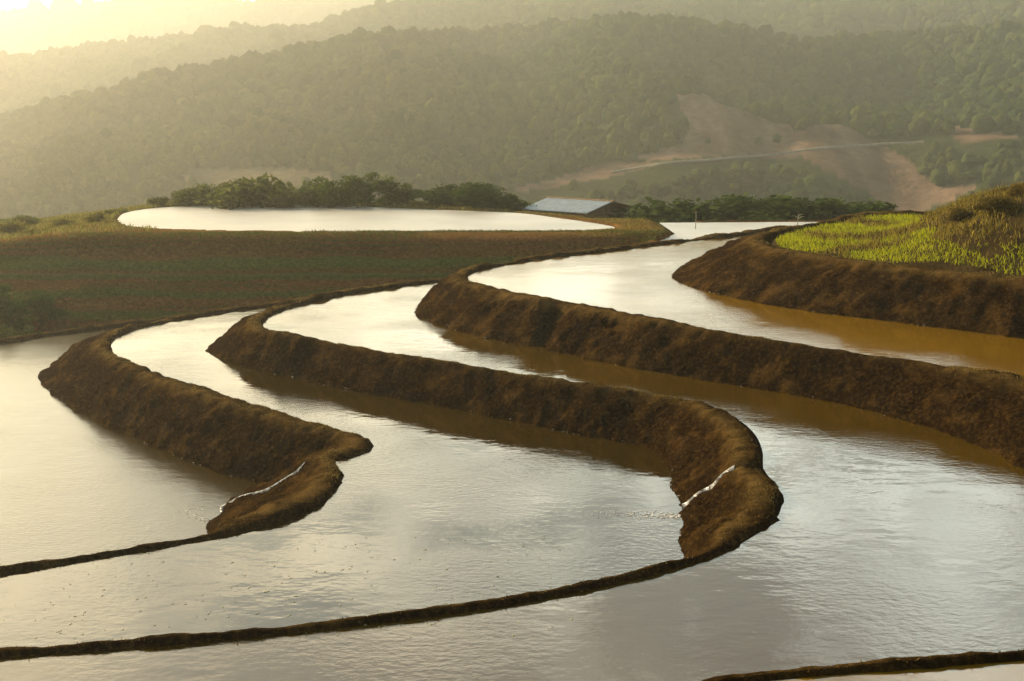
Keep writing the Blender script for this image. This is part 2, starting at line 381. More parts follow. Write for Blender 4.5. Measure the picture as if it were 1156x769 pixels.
def m_ground():
    t = NT('ground_earth'); P = t.pos()
    sx = t.add('ShaderNodeSeparateXYZ'); t.lk(P, sx.inputs[0])
    n1 = t.noise(.5, 5, .6, t.map(P, (.35, 1, 1))); n2 = t.noise(5, 5, .65, P)
    soil = t.ramp(n2, [(.3, (.085, .034, .010)), (.55, (.19, .080, .024)), (.75, (.29, .14, .045))])
    grass = t.ramp(n2, [(.3, (.04, .055, .010)), (.7, (.13, .14, .03))])
    zz = t.math('ADD', sx.outputs['Z'], t.math('MULTIPLY', t.math('SUBTRACT', n1, .5), .9))
    zf = t.math('DIVIDE', t.math('ADD', zz, 2.0), 8.0)
    K = lambda z: (z + 2) / 8
    f_ = lambda v: (v,) * 3
    fac = t.ramp(zf, [(K(q), f_(v)) for q, v in [(-1, 0.8), (0.2, 0.8), (0.3, 0.1), (0.9, 0.1), (1.0, 0.85), (1.25, 0.85), (1.35, 0.1), (1.95, 0.15), (2.05, 0.9), (2.3, 0.8), (2.4, 0.12), (2.75, 0.12), (2.85, 0.9), (3.0, 0.9), (3.1, 0.35), (3.3, 0.5), (3.4, 0.95), (3.75, 0.9), (3.9, 0.15), (4.35, 0.1), (4.45, 0.45), (4.55, 0.1), (4.9, 0.1), (5.3, 0.55)]])
    c = t.mix(fac, soil, grass)
    ln = t.ramp(t.math('DIVIDE', t.math('ADD', t.math('ADD', sx.outputs['Z'], t.math('MULTIPLY', n1, .15)), 2.0), 8.0), [(K(3.02), f_(0)), (K(3.12), f_(.55)), (K(3.2), f_(0))])
    c = t.mix(ln, c, (.16, .13, .05))
    # beyond the pond it is all green
    far = t.add('ShaderNodeMapRange'); far.inputs[1].default_value = 78; far.inputs[2].default_value = 96; t.lk(sx.outputs['Y'], far.inputs[0])
    c = t.mix(far.outputs[0], c, grass)
    t.lk(c, t.p.inputs['Base Color']); t.p.inputs['Roughness'].default_value = .95; t.p.inputs['Specular IOR Level'].default_value = 0
    t.bump(n2, .8, .1); return t.m
M['ground'] = m_ground()
g = mesh_np('ground', np.stack([X, Y, Zg], -1).reshape(-1, 3), grid_faces(*X.shape)[:, :], M['ground']); tag(g, kind='structure')
def gz(x, y):
    i = int(np.clip(np.searchsorted(xs, x), 0, len(xs)-1)); j = int(np.clip(np.searchsorted(ys, y), 0, len(ys)-1)); return float(Zg[i, j])

# the rice field and mound above the highest bank
def field_z(x, y):
    m = sm(13.5, 20.5, x - (y - 44) * .22) * sm(36.5, 43.5, y) * (1 - sm(49, 56.5, y))
    return Z5 - .02 + 2.3 * m + .22 * m * fbm(x * .5, y * .5, 7, 3) + .05 * fbm(x * 1.5, y * 1.5, 3, 3)
fx = np.arange(9, 44, .2); fy = np.arange(22, 66, .2); FX, FY = np.meshgrid(fx, fy, indexing='ij')
FZ = field_z(FX, FY); fl = [tuple(q) for q in LD[::4]] + [(46, 22), (46, 62)]
inside = in_poly(FX, FY, fl); fd = np.where(inside, 1, -1) * poly_dist(FX, FY, fl[:-2], closed=False)
FZ = np.where(fd < .25, FZ - (.25 - fd) * 2.2, FZ)
keep = fd > -1.1
ff = grid_faces(*FX.shape); kk = keep.reshape(-1)[ff].all(1); ff = ff[kk]
used = np.unique(ff); remap = np.full(FX.size, -1); remap[used] = np.arange(len(used))
fo = mesh_np('field', np.stack([FX, FY, FZ], -1).reshape(-1, 3)[used], remap[ff], M['field_soil']); tag(fo, kind='structure')

# ------------------------------------------------------------------ hills
def prof(pts):
    a = np.array(pts, float); return a[:, 0], a[:, 1]
c1x, c1y = prof([(-900, 150), (-300, 150), (0, 135), (100, 108), (180, 88), (270, 70), (400, 47), (520, 34), (640, 27), (760, 27), (830, 38), (880, 52), (920, 46), (1000, 40), (1156, 28), (1500, 30), (2200, 60)])
c2x, c2y = prof([(-900, 90), (-300, 66), (0, 58), (60, 56), (100, 51), (150, 47), (190, 44), (240, 36), (300, 29), (350, 26), (400, 13), (450, 3), (500, -5), (700, -9), (1156, -12), (1500, 0), (2200, 50)])
c3x, c3y = prof([(-900, 60), (-200, 34), (0, 18), (80, 8), (140, 0), (250, -8), (400, -10), (800, -6), (1300, 0), (2200, 50)])
def hill_z(az, d):
    px = CX + F * np.tan(np.clip(az, -1.05, 1.05))
    k = np.cos(np.clip(az, -1.05, 1.05))
    el = lambda cx, cy, lo=9: (HY - np.interp(px, cx, cy) - lo) / F * k
    jit = vn(az * 9, 1.7) ; jit2 = vn(az * 14, 5.7)
    d1 = 545 + 60 * jit; d2 = 830 + 70 * jit2; d3 = 1550 + 0 * az
    z1 = CAMZ + d1 * el(c1x, c1y); z2 = CAMZ + d2 * el(c2x, c2y, 14); z3 = CAMZ + d3 * el(c3x, c3y, 16)
    zv = -42 + 0 * az
    def seg(a, b, za, zb, e): return za + (zb - za) * np.clip((d - a) / (b - a), 0, 1) ** e
    z = np.where(d < d1, seg(200 + 0*az, d1, zv, z1, 1.12), 0)
    dip1 = np.minimum(z1, z2) - 14; mid1 = d1 + (d2 - d1) * .3
    z = np.where((d >= d1) & (d < mid1), z1 + (dip1 - z1) * sm(d1, mid1, d), z)
    z = np.where((d >= mid1) & (d < d2), dip1 + (z2 - dip1) * np.clip((d - mid1) / (d2 - mid1), 0, 1), z)
    dip2 = z2 - 45; mid2 = d2 + 200
    z = np.where((d >= d2) & (d < mid2), z2 + (dip2 - z2) * sm(d2, mid2, d), z)
    z = np.where((d >= mid2) & (d < d3), dip2 + (z3 - dip2) * np.clip((d - mid2) / (d3 - mid2), 0, 1), z)
    z = np.where(d >= d3, z3 - (d - d3) * .25, z)
    x, y = d * np.sin(az), d * np.cos(az)
    amp = sm(200, 330, d) * (1 - .75 * np.exp(-((d - d1) / 45) ** 2)) * (1 - .75 * np.exp(-((d - d2) / 60) ** 2))
    rid = 1 - 2 * np.abs(fbm(x / 85, y / 150, 3.1, 3))
    z = z + amp * (fbm(x / 120, y / 120, .7, 4) * 9 + (rid - .55) * 9)
    back = sm(1.05, 1.6, np.abs(az)); return z * (1 - back) + back * np.where(d > 160, 20 + .02 * d, -42)
az = np.r_[np.linspace(-math.pi, -.62, 60, endpoint=False), np.linspace(-.62, .62, 760), np.linspace(.62, math.pi, 61)[1:]]
dd = np.r_[np.geomspace(150, 300, 24, endpoint=False), np.arange(300, 900, 3.0), np.geomspace(900, 2000, 90)]
AZ, DD = np.meshgrid(az, dd, indexing='ij'); HZ = hill_z(AZ, DD)
HX, HYY = DD * np.sin(AZ), DD * np.cos(AZ)
HZ = np.where(DD < 160, -60, HZ)
SCAR = [(762, 112), (790, 107), (850, 128), (900, 147), (935, 139), (962, 142), (988, 160), (1010, 176), (1062, 203), (1098, 216), (1045, 242), (1000, 230), (960, 206), (900, 180), (850, 176), (800, 180), (745, 184), (720, 180), (785, 160)]
SCAR2 = [(560, 214), (600, 204), (660, 190), (720, 182), (740, 188), (690, 198), (640, 206), (600, 214)]
PALE = [(196, 197), (235, 188), (300, 188), (372, 193), (385, 206), (300, 212), (215, 208)]
SPOT = [(1060, 146), (1085, 142), (1110, 152), (1156, 150), (1156, 158), (1090, 164)]
def bare(x, y, z):
    px, py = topx(x, y, z); jx = fbm(x / 14, y / 14, 2, 3) * 16; jy = fbm(x / 14 + 40, y / 14, 5, 3) * 9
    m = in_poly(px + jx, py + jy, SCAR) | in_poly(px + jx, py + jy * .6, SCAR2) | in_poly(px + jx, py + jy * .6, SPOT)
    return (m & (y < 800)).astype(float), (in_poly(px + jx, py + jy * .5, PALE) & (y < 800)).astype(float)
b1, b2 = bare(HX, HYY, HZ)
hc = np.zeros(HX.shape + (3,)); hn = fbm(HX / 6, HYY / 6, 1, 3)[..., None]
hc[:] = np.array([.05, .062, .022]) * (1 + .4 * hn)
hc = np.where(b1[..., None] > 0, np.array([.25, .155, .10]) * (1 + .5 * hn + .5 * fbm(HX / 7, HYY / 40, 4, 3)[..., None]), hc)
hc = np.where(b2[..., None] > 0, np.array([.19, .15, .085]) * (1 + .2 * hn), hc)
t = NT('hill_earth'); vc = t.add('ShaderNodeVertexColor', layer_name='tint').outputs['Color']; nz = t.noise(.35, 5, .65, t.pos())
t.lk(t.mix(.6, vc, t.ramp(nz, [(.3, (.35, .35, .35)), (.7, (1, 1, 1))]), 'MULTIPLY'), t.p.inputs['Base Color']); t.p.inputs['Roughness'].default_value = 1; t.p.inputs['Specular IOR Level'].default_value = 0
t.bump(nz, .8, 1.2); M['hill'] = t.m
h = mesh_np('hills', np.stack([HX, HYY, HZ], -1).reshape(-1, 3), grid_faces(*HX.shape)[:, ::-1], M['hill'], col=hc.reshape(-1, 3)); tag(h, kind='structure')

# track across the hillside
def on_hill(px, py):
    r = ray(px, py); a = math.atan2(r[0], r[1]); hl = math.hypot(r[0], r[1]); ds = np.arange(230, 900, .5)
    zz = hill_z(np.full(ds.shape, a), ds); k = np.argmax(zz > CAMZ + r[2] / hl * ds); return np.array([ds[k] * math.sin(a), ds[k] * math.cos(a)])
RPTS = [(690, 196), (715, 191), (745, 186), (790, 182), (840, 178), (880, 174), (920, 169), (960, 166), (1000, 163), (1045, 161)]
RPX, RPY = np.array(RPTS, float).T
rp = np.array([on_hill(q, np.interp(q, RPX, RPY)) for q in np.linspace(690, 1045, 60)])
for _ in range(2): rp[1:-1] = (rp[:-2] + 2 * rp[1:-1] + rp[2:]) / 4
rq, _ = cr(rp, 3.0)
tn = np.gradient(rq, axis=0); tn /= np.linalg.norm(tn, axis=1)[:, None]; nr = np.stack([-tn[:, 1], tn[:, 0]], 1)
def hz_xy(P): return hill_z(np.arctan2(P[:, 0], P[:, 1]), np.hypot(P[:, 0], P[:, 1]))
zc = hz_xy(rq); RV = []
for s_, dz in ((-.6, -.6), (-.35, .3), (.35, .5), (.8, .2)):
    RV.append(np.c_[rq + nr * s_, zc + dz])
RV = np.stack(RV, 1)
t = NT('dirt_track'); nz = t.noise(.8, 4, .6, t.pos()); t.lk(t.ramp(nz, [(.3, (.16, .13, .09)), (.7, (.30, .26, .19))]), t.p.inputs['Base Color']); t.p.inputs['Roughness'].default_value = 1
rd_o = mesh_np('road', RV.reshape(-1, 3), grid_faces(RV.shape[0], 4)[:, ::-1], t.m); tag(rd_o, kind='structure')

# ------------------------------------------------------------------ far forest: one mass nobody could count
def ico(sub_):
    bm = bmesh.new(); bmesh.ops.create_icosphere(bm, subdivisions=sub_, radius=1); V = np.array([v.co[:] for v in bm.verts]); bm.verts.index_update(); Fc = np.array([[v.index for v in f.verts] for f in bm.faces]); bm.free(); return V, Fc
IV, IF = ico(2)
def crowns(n, dmin, dmax, rmin, rmax, seed):
    r_ = np.random.default_rng(seed)
    a = r_.uniform(-.60, .60, n); d = np.sqrt(r_.uniform(dmin**2, dmax**2, n)); z = hill_z(a, d)
    x, y = d * np.sin(a), d * np.cos(a)
    s1, s2 = np.zeros(n), np.zeros(n)
    for hh in (0, 2.0, 4.5):
        q1, q2 = bare(x, y, z + hh); s1 = np.maximum(s1, q1); s2 = np.maximum(s2, q2)
    ppx, ppy = topx(x, y, z); ry = np.interp(ppx, RPX, RPY, left=-99, right=-99); below = (ppy > ry - 2) & (ppy < ry + 6500 / d) & (ry > 0) & (y < 800)
    rdist = np.min(np.hypot(x[:, None] - rq[None, ::4, 0], y[:, None] - rq[None, ::4, 1]), 1)
    k = ((s1 + s2 == 0) | (r_.random(n) < .012)) & (rdist > 5) & ~below
    return x[k], y[k], z[k], r_.uniform(rmin, rmax, k.sum()) * np.clip(d[k] / 560, .42, 1.3) * (1 + .35 * (r_.random(k.sum()) > .9)), r_
def forest(sets):
    VV, FF, CC, o = [], [], [], 0
    for (x, y, z, r, r_) in sets:
        n = len(x); rot = r_.uniform(0, 6.28, n); cs, sn = np.cos(rot)[:, None], np.sin(rot)[:, None]
        V = IV[None] * np.ones((n, 1, 1)); sd_ = r_.uniform(0, 100, n)[:, None]
        dis = 1 + .5 * fbm(V[..., 0] * 1.4 + sd_, V[..., 1] * 1.4, V[..., 2] * 1.4 + sd_, 2)
        V = V * dis[..., None]
        sx = r[:, None] * r_.uniform(.8, 1.25, n)[:, None]; szz = r[:, None] * r_.uniform(.7, 1.5, n)[:, None]
        vx = (V[..., 0] * cs - V[..., 1] * sn) * sx; vy = (V[..., 0] * sn + V[..., 1] * cs) * sx; vz = V[..., 2] * szz + szz * .55
        VV.append(np.stack([x[:, None] + vx, y[:, None] + vy, z[:, None] + vz], -1).reshape(-1, 3))
        FF.append((IF[None] + (np.arange(n) * len(IV))[:, None, None]).reshape(-1, 3) + o); o += n * len(IV)
        tt = np.clip(.5 + .5 * fbm(x / 60, y / 60, 3, 3) + r_.normal(0, .26, n), 0, 1)[:, None]
        c = np.array([.026, .060, .016]) * (1 - tt) + np.array([.105, .120, .026]) * tt
        CC.append(np.repeat(c, len(IV), 0))
    return np.vstack(VV), np.vstack(FF), np.vstack(CC)
V, Fc, C = forest([crowns(21000, 265, 640, 1.5, 3.0, 1), crowns(17000, 560, 900, 1.3, 2.7, 2), crowns(5000, 1350, 1640, 3.5, 6, 3)])
t = NT('forest_canopy'); vc = t.add('ShaderNodeVertexColor', layer_name='tint').outputs['Color']; nz = t.noise(1.1, 5, .7, t.pos())
t.lk(t.mix(.7, vc, t.ramp(nz, [(.35, (.5, .5, .5)), (.65, (1.2, 1.2, 1.15))]), 'MULTIPLY'), t.p.inputs['Base Color']); t.p.inputs['Roughness'].default_value = 1; t.p.inputs['Specular IOR Level'].default_value = 0
t.bump(nz, 1, 1.5)
fo_ = mesh_np('forest', V, Fc, t.m, col=C); tag(fo_, 'hazy green forest covering the far hills', 'forest', kind='stuff')

# ------------------------------------------------------------------ trees and bushes
def leaf_mesh(n, size, blobs, c0, c1, seed):
    r_ = np.random.default_rng(seed); b = r_.choice(len(blobs), n, p=np.array([q[3]**2 for q in blobs]) / sum(q[3]**2 for q in blobs))
    bl = np.array(blobs)[b]
    d = r_.normal(size=(n, 3)); d /= np.linalg.norm(d, axis=1)[:, None]; rr = r_.random(n) ** .45
    wob = 1 + .35 * fbm(d[:, 0] * 2 + b * 3.7, d[:, 1] * 2, d[:, 2] * 2, 2)
    c = bl[:, :3] + d * (rr * wob)[:, None] * bl[:, 3:4] * np.array([1, 1, .8])
    c[:, 2] = np.maximum(c[:, 2], .05)
    nrm = d * .5 + r_.normal(size=(n, 3)) * .7; nrm /= np.linalg.norm(nrm, axis=1)[:, None]
    up = r_.normal(size=(n, 3)); ta = np.cross(nrm, up); ta /= np.linalg.norm(ta, axis=1)[:, None]; tb = np.cross(nrm, ta)
    s = size * r_.uniform(.6, 1.4, n)[:, None]
    V = np.stack([c - ta*s, c + tb*s*.45, c + ta*s, c - tb*s*.45], 1).reshape(-1, 3)
    tt = np.clip(r_.normal(.5, .25, n) + .25 * fbm(c[:, 0], c[:, 1], c[:, 2], 2), 0, 1)[:, None]
    col = np.repeat(np.array(c0) * (1 - tt) + np.array(c1) * tt, 4, 0)
    return V, np.arange(4 * n).reshape(n, 4), col
def make_bush(name, h_, w_, n, size, c0, c1, seed, trunk=True):
    r_ = random.Random(seed); root = empty(name, (0, 0, 0)); blobs = []
    for k in range(11):
        a = r_.uniform(0, 6.28); q = r_.uniform(.15, 1) * w_ * .36; z = h_ * r_.uniform(.16, .8) * (1 - .25 * q / w_)
        blobs.append((math.cos(a) * q, math.sin(a) * q, z, w_ * r_.uniform(.13, .25)))
    blobs.append((0, 0, h_ * .55, w_ * .27)); blobs.append((r_.uniform(-.2, .2) * w_, 0, h_ * .88, w_ * .12))
    V, Fq, c = leaf_mesh(n, size, blobs, c0, c1, seed)
    mesh_np('crown', V, Fq, M['leaf'], root, False, c)
    bm = bmesh.new(); tube(bm, [(0, 0, -.3), (.02, 0, h_ * .25), (.05, .03, h_ * .5)], [h_ * .035, h_ * .026, h_ * .012])
    for b in blobs[:7]: tube(bm, [(.02, 0, h_ * .18), (b[0] * .5, b[1] * .5, b[2] * .6 + .1), (b[0], b[1], b[2])], [h_ * .016, h_ * .011, h_ * .004], 5)
    bm_obj('trunk', bm, M['bark'], root, True)
    return root
def copy_thing(o):
    c = o.copy(); COL.objects.link(c)
    for ch in o.children:
        d = ch.copy(); COL.objects.link(d); d.parent = c
    return c
GR0, GR1 = (.035, .06, .012), (.12, .15, .025)
YE0, YE1 = (.10, .10, .02), (.30, .25, .05)
DK0, DK1 = (.028, .05, .011), (.085, .115, .024)
protos = {
 'pale': [make_bush('bush', 2.3, 3.2, 2600, .12, GR0, GR1, 11), make_bush('bush', 2.0, 2.6, 2200, .11, GR0, GR1, 12)],
 'low': [make_bush('bush', 1.2, 2.4, 1500, .10, (.05, .07, .015), (.16, .165, .035), 13), make_bush('bush', 1.0, 2.8, 1500, .10, (.05, .07, .015), (.15, .15, .03), 14)],
 'dark': [make_bush('bush', 2.2, 3.4, 2600, .13, DK0, DK1, 15), make_bush('bush', 2.0, 3.0, 2200, .13, DK0, DK1, 16)],
 'tall': [make_bush('bush', 4.6, 3.4, 9000, .085, (.03, .055, .010), (.09, .14, .025), 19), make_bush('bush', 4.2, 3.0, 8000, .08, (.06, .09, .018), (.20, .23, .045), 20)],
 'dry': [make_bush('bush', 1.0, 1.9, 3500, .06, (.05, .034, .008), (.27, .19, .04), 23), make_bush('bush', .9, 2.2, 3500, .06, (.045, .032, .008), (.22, .16, .035), 24)],
 'yellow': [make_bush('bush', 1.1, 2.6, 2000, .09, YE0, YE1, 17), make_bush('bush', .9, 2.2, 1600, .09, YE0, YE1, 18)],
}
cnt = {k: [0, 0] for k in protos}
def bush(kind, px, d, ytop, label, group, v=None, base=None, wide=1.0):
    """stands on the ground at distance d, its top reaching the height the photo shows"""
    k = v if v is not None else sum(cnt[kind]) % 2
    pr_ = protos[kind][k]; o = pr_ if cnt[kind][k] == 0 else copy_thing(pr_); cnt[kind][k] += 1
    r = ray(px, ytop); x = r[0] / r[1] * d; zt = CAMZ + r[2] / r[1] * d
    zb = gz(x, d) if base is None else base
    hh = {'pale': (2.3, 2.0), 'low': (1.2, 1.0), 'dark': (2.2, 2.0), 'yellow': (1.1, .9), 'tall': (4.6, 4.2), 'dry': (1.0, .9)}[kind][k]
    s = max(.35, (zt - zb) / hh)
    o.location = (x, d, zb - .05); ws = wide if kind in ('tall', 'dry') else wide * max(s, .6) * (1.6 if kind == 'dark' else 1.35)
    o.scale = (ws, ws, s); o.rotation_euler = (0, 0, random.uniform(0, 6.28)); tag(o, label, 'bush', group)
    return o
G1, G2, G3, G4 = 'bushes behind the far pond', 'dark bushes behind the right-hand far water', 'sunlit bushes left of the far pond', 'bushes at the foot of the brown slope'
bush('low', 178, 92, 222, 'leftmost low green bush behind the white far pond', G1)
bush('low', 212, 93, 214, 'low green bush behind the pond, second from its left end', G1)
bush('low', 246, 93, 208, 'low bush behind the far pond below the left half of the bare patch', G1)
bush('low', 282, 92, 204, 'low green bush behind the far pond, just below the middle of the pale bare patch', G1)
bush('low', 318, 92, 207, 'last low bush behind the far pond before the big rounded bush', G1)
bush('pale', 366, 92, 199, 'big rounded light green bush behind the far pond, left one of the tallest pair', G1, 0)
bush('pale', 412, 92, 194, 'tallest light green bush behind the far pond, right one of the big pair', G1, 0)
bush('pale', 456, 93, 206, 'mid green bush behind the far pond, just right of the tallest one', G1, 1, wide=1.5)
bush('dark', 498, 92, 208, 'dark green bush behind the far pond, midway between the tallest bush and the hut', G1, wide=1.5)
bush('dark', 540, 91, 206, 'dark green bush behind the far pond, second from the white-roofed hut', G1, wide=1.5)
bush('dark', 566, 91, 219, 'dark green bush touching the left end of the white hut roof', G1, wide=1.2)
for i, (px, yt, lab) in enumerate([(752, 229, 'dark green bush right beside the hut'), (790, 225, 'dark bush behind the thin pale post'), (830, 221, 'dark bush behind the far water, two to the right of the post'),
        (868, 222, 'dark bush directly left of the pale reed'), (905, 224, 'dark bush behind the pale reed'), (945, 223, 'dark bush just left of the grassy rise'), (985, 228, 'dark bush half hidden by the grassy rise')]):
    bush('dark', px, 86, yt, lab, G2, wide=1.25)
bush('yellow', 10, 76, 250, 'yellow sunlit bush at the very left edge above the brown slope', G3)
bush('yellow', 40, 73, 262, 'yellow sunlit bush near the left edge, nearest to the camera of its row', G3)
bush('yellow', 72, 78, 246, 'yellow green bush halfway between the left edge and the pond', G3)
bush('yellow', 108, 78, 240, 'yellow green bush next to the left tip of the far pond', G3)
bush('low', 25, 84, 244, 'dull green bush behind the yellow ones at the left edge', G3)
bush('low', 130, 86, 236, 'dull green bush behind the left tip of the far pond', G3)
G5 = 'dry shrubs on the grassy mound'
for px_, d_, v_, lab_ in ((1082, 44.5, 0, 'dry brown shrub on the mound, leftmost and nearest the young rice'), (1124, 43.2, 1, 'dry brown shrub in the middle of the mound face'), (1150, 45.0, 0, 'dry brown shrub at the right edge high on the mound')):
    x_ = (px_ - CX) / F * d_ / (cp + 0) ; zb_ = float(field_z(np.array(x_), np.array(d_))); o_ = bush('dry', px_, d_, 240, lab_, G5, v_, zb_); o_.scale = (.8, .8, .6); o_.location.z = zb_ - .12
bush('tall', 4, 60.5, 316, 'tall dark bush at the left edge on the brown slope', G4, 0)
bush('tall', 44, 62, 324, 'dark bush on the brown slope just right of the tall dark one', G4, 0, wide=.9)
bush('tall', -6, 58.5, 350, 'lighter bush low at the left edge behind the lowest paddy', G4, 1)
bush('tall', 34, 58.5, 361, 'lighter bush at the foot of the brown slope, nearest the bend of the paddy rim', G4, 1, wide=.8)

# ------------------------------------------------------------------ hut with tin roof
def hut():
    a = R(40); d = 86.0; sc_ = F / d
    fx_, fy_ = (660 - CX) / sc_, d                                # front right corner of the eave
    eave = CAMZ - d * (235.5 - HY) / F; ridge = CAMZ - (d + 2.2) * (225.0 - HY) / F; base = 3.15
    u = np.array([-math.cos(a), math.sin(a)]); v = np.array([math.sin(a), math.cos(a)]); L, W = 5.4, 5.8
    c0 = np.array([fx_, fy_])
    root = empty('hut', (fx_, fy_, base)); q = lambda s, w, z: Vector((*(u * s + v * w), z - base))
    tag(root, 'small wooden hut with a pale tin roof between the far pond and the far water', 'hut')
    def slab(name, pts, th, mat, parent, ext):
        bm = bmesh.new(); lo = [bm.verts.new(p_) for p_ in pts]; hi = [bm.verts.new(p_ + Vector((0, 0, th))) for p_ in pts]
        bm.faces.new(lo[::-1]); bm.faces.new(hi); n = len(pts)
        for k in range(n): bm.faces.new((lo[k], lo[(k+1) % n], hi[(k+1) % n], hi[k]))
        return bm_obj(name, bm, mat, parent)
    # corrugated front slope and darker rear slope
    def corr(name, w0, z0, w1, z1, mat):
        n = 62; V = []
        for i in range(n):
            s = -.5 + (L + 1.0) * i / (n - 1); dz = .035 * math.cos(i * math.pi)
            for (w, z) in ((w0, z0), (w1, z1)): V.append(q(s, w, z + dz))
        for i in range(n):
            s = -.5 + (L + 1.0) * i / (n - 1); dz = .035 * math.cos(i * math.pi) - .04
            for (w, z) in ((w0, z0), (w1, z1)): V.append(q(s, w, z + dz))
        Fq = grid_faces(n, 2); A = Fq; Bq = Fq[:, ::-1] + 2 * n
        return mesh_np(name, np.array(V), np.vstack([A, Bq]), mat, root, False)
    corr('roof', -.35, eave - .15, W / 2, ridge, M['tin'])
    corr('roof', W / 2, ridge, W + .35, eave - .15, M['wood'])
    bm = bmesh.new(); tube(bm, [q(-.55, W / 2, ridge + .03), q(L + .5, W / 2, ridge + .03)], .07, 6); bm_obj('ridge_pole', bm, M['wood'], root)
    # plank walls: front and gable
    def wall(p0, p1, ztop0, n, peak=None):
        bm = bmesh.new()
        for i in range(n):
            f0, f1 = i / n, (i + .93) / n; A = p0.lerp(p1, f0); B = p0.lerp(p1, f1); zt = []
            for f in (f0, f1): zt.append((ztop0 if peak is None else ztop0 + (peak - ztop0) * (1 - abs(2 * f - 1))) - base - .12)
            nrm = (p1 - p0).cross(Vector((0, 0, 1))).normalized() * (.03 + .015 * (i % 2))
            vs = [bm.verts.new(Vector((P_.x, P_.y, z)) + o_) for o_ in (nrm, -nrm) for (P_, z) in ((A, 0), (B, 0), (B, zt[1]), (A, zt[0]))]
            for idx in ((0, 1, 2, 3), (7, 6, 5, 4), (0, 4, 5, 1), (1, 5, 6, 2), (2, 6, 7, 3), (3, 7, 4, 0)): bm.faces.new([vs[k] for k in idx])
        return bm_obj('wall', bm, M['wood'], root)
    wall(q(.05, .25, base), q(L, .25, base), eave, 30)
    wall(q(.3, .3, base), q(.3, W - .3, base), eave, 30, ridge)
    wall(q(.3, W - .2, base), q(L, W - .2, base), eave, 24)
    for s, w, zt in ((0, 0, eave), (0, W / 2, ridge), (0, W, eave), (L, 0, eave)):
        bm = bmesh.new(); tube(bm, [q(s, w, base - .3), q(s, w, zt - .08)], .09, 8); bm_obj('post', bm, M['wood'], root)
    bm = bmesh.new(); tube(bm, [q(-.1, -.3, eave - .25), q(-.1, W / 2, ridge - .12), q(-.1, W + .3, eave - .25)], .06, 6); tube(bm, [q(-.12, 0, eave - .35), q(-.12, W, eave - .35)], .05, 6)
    bm_obj('rafter', bm, M['wood'], root)
    # the earth it stands on
hut()

# post and reed by the far water
def stick(px, d, y0, y1, name, label, cat, leaves):
    x = (px - CX) / F * d; r0, r1 = ray(px, y0), ray(px, y1); z0 = CAMZ + r0[2] / r0[1] * d; z1 = CAMZ + r1[2] / r1[1] * d
    root = empty(name, (x, d, z0)); h_ = z1 - z0
    bm = bmesh.new(); tube(bm, [(0, 0, -.5), (.02, 0, h_ * .5), (.05 if leaves else .01, 0, h_)], [.026, .024, .016], 7); bm_obj('stem' if leaves else 'shaft', bm, M['reed'], root, True)
    for (a, l, s) in leaves:
        bm = bmesh.new(); n = 7; prev = None
        for i in range(n):
            f = i / (n - 1); c = Vector((s * l * f, 0, h_ * a + l * (1.1 * f - .75 * f * f))); w = .06 * math.sin(math.pi * min(.95, f + .12))
            q_ = [bm.verts.new(c + Vector((0, w, 0))), bm.verts.new(c + Vector((0, 0, .03))), bm.verts.new(c - Vector((0, w, 0)))]
            if prev:
                bm.faces.new((prev[0], q_[0], q_[1], prev[1])); bm.faces.new((prev[1], q_[1], q_[2], prev[2]))
            prev = q_
        bm_obj('leaf', bm, M['reed'], root, True)
    if not leaves:
        bm = bmesh.new(); tube(bm, [(0, 0, h_), (0, 0, h_ + .05)], [.06, .05], 7); bm_obj('cap', bm, M['wood'], root)
    tag(root, label, cat)
stick(785, 74, 250, 239.5, 'post', 'thin pale post standing at the far edge of the right-hand far water', 'post', [])
stick(900, 72, 252, 242, 'reed', 'pale reed with arching leaves at the edge of the far water by the grassy rise', 'reed', [(.4, .45, 1), (.55, .35, -1), (.75, .3, 1)])

# ------------------------------------------------------------------ grass, waterline specks, trickles
def blades(P, N, L, Wd, lean, c0, c1, mat, name, label, cat, seed):
    r_ = np.random.default_rng(seed); n = len(P)
    d = N * lean + np.array([0, 0, 1.0]) + r_.normal(0, .42, (n, 3)); d /= np.linalg.norm(d, axis=1)[:, None]
    s = np.cross(d, r_.normal(size=(n, 3))); s /= np.linalg.norm(s, axis=1)[:, None]
    L = (L * r_.uniform(.5, 1.3, n))[:, None]; w = Wd * r_.uniform(.6, 1.3, n)[:, None]
    bend = r_.normal(0, .3, (n, 3)) * L; bend[:, 2] = -np.abs(bend[:, 2])
    b = P - d * .03
    V = np.stack([b - s*w, b + s*w, b + d*L*.6 + s*w*.7, b + d*L*.6 - s*w*.7, b + d*L + bend*.6], 1).reshape(-1, 3)
    k = np.arange(n)[:, None] * 5
    Fq = np.vstack([np.hstack([k, k+1, k+2]), np.hstack([k, k+2, k+3]), np.hstack([k+3, k+2, k+4])])
    tt = np.clip(r_.normal(.45, .28, n), 0, 1)[:, None]; c = np.repeat(np.array(c0) * (1 - tt) + np.array(c1) * tt, 5, 0)
    o = mesh_np(name, V, Fq, mat, None, False, c); tag(o, label, cat, kind='stuff'); return o
PB, NB, LBm = [], [], []
PT, NTp = [], []
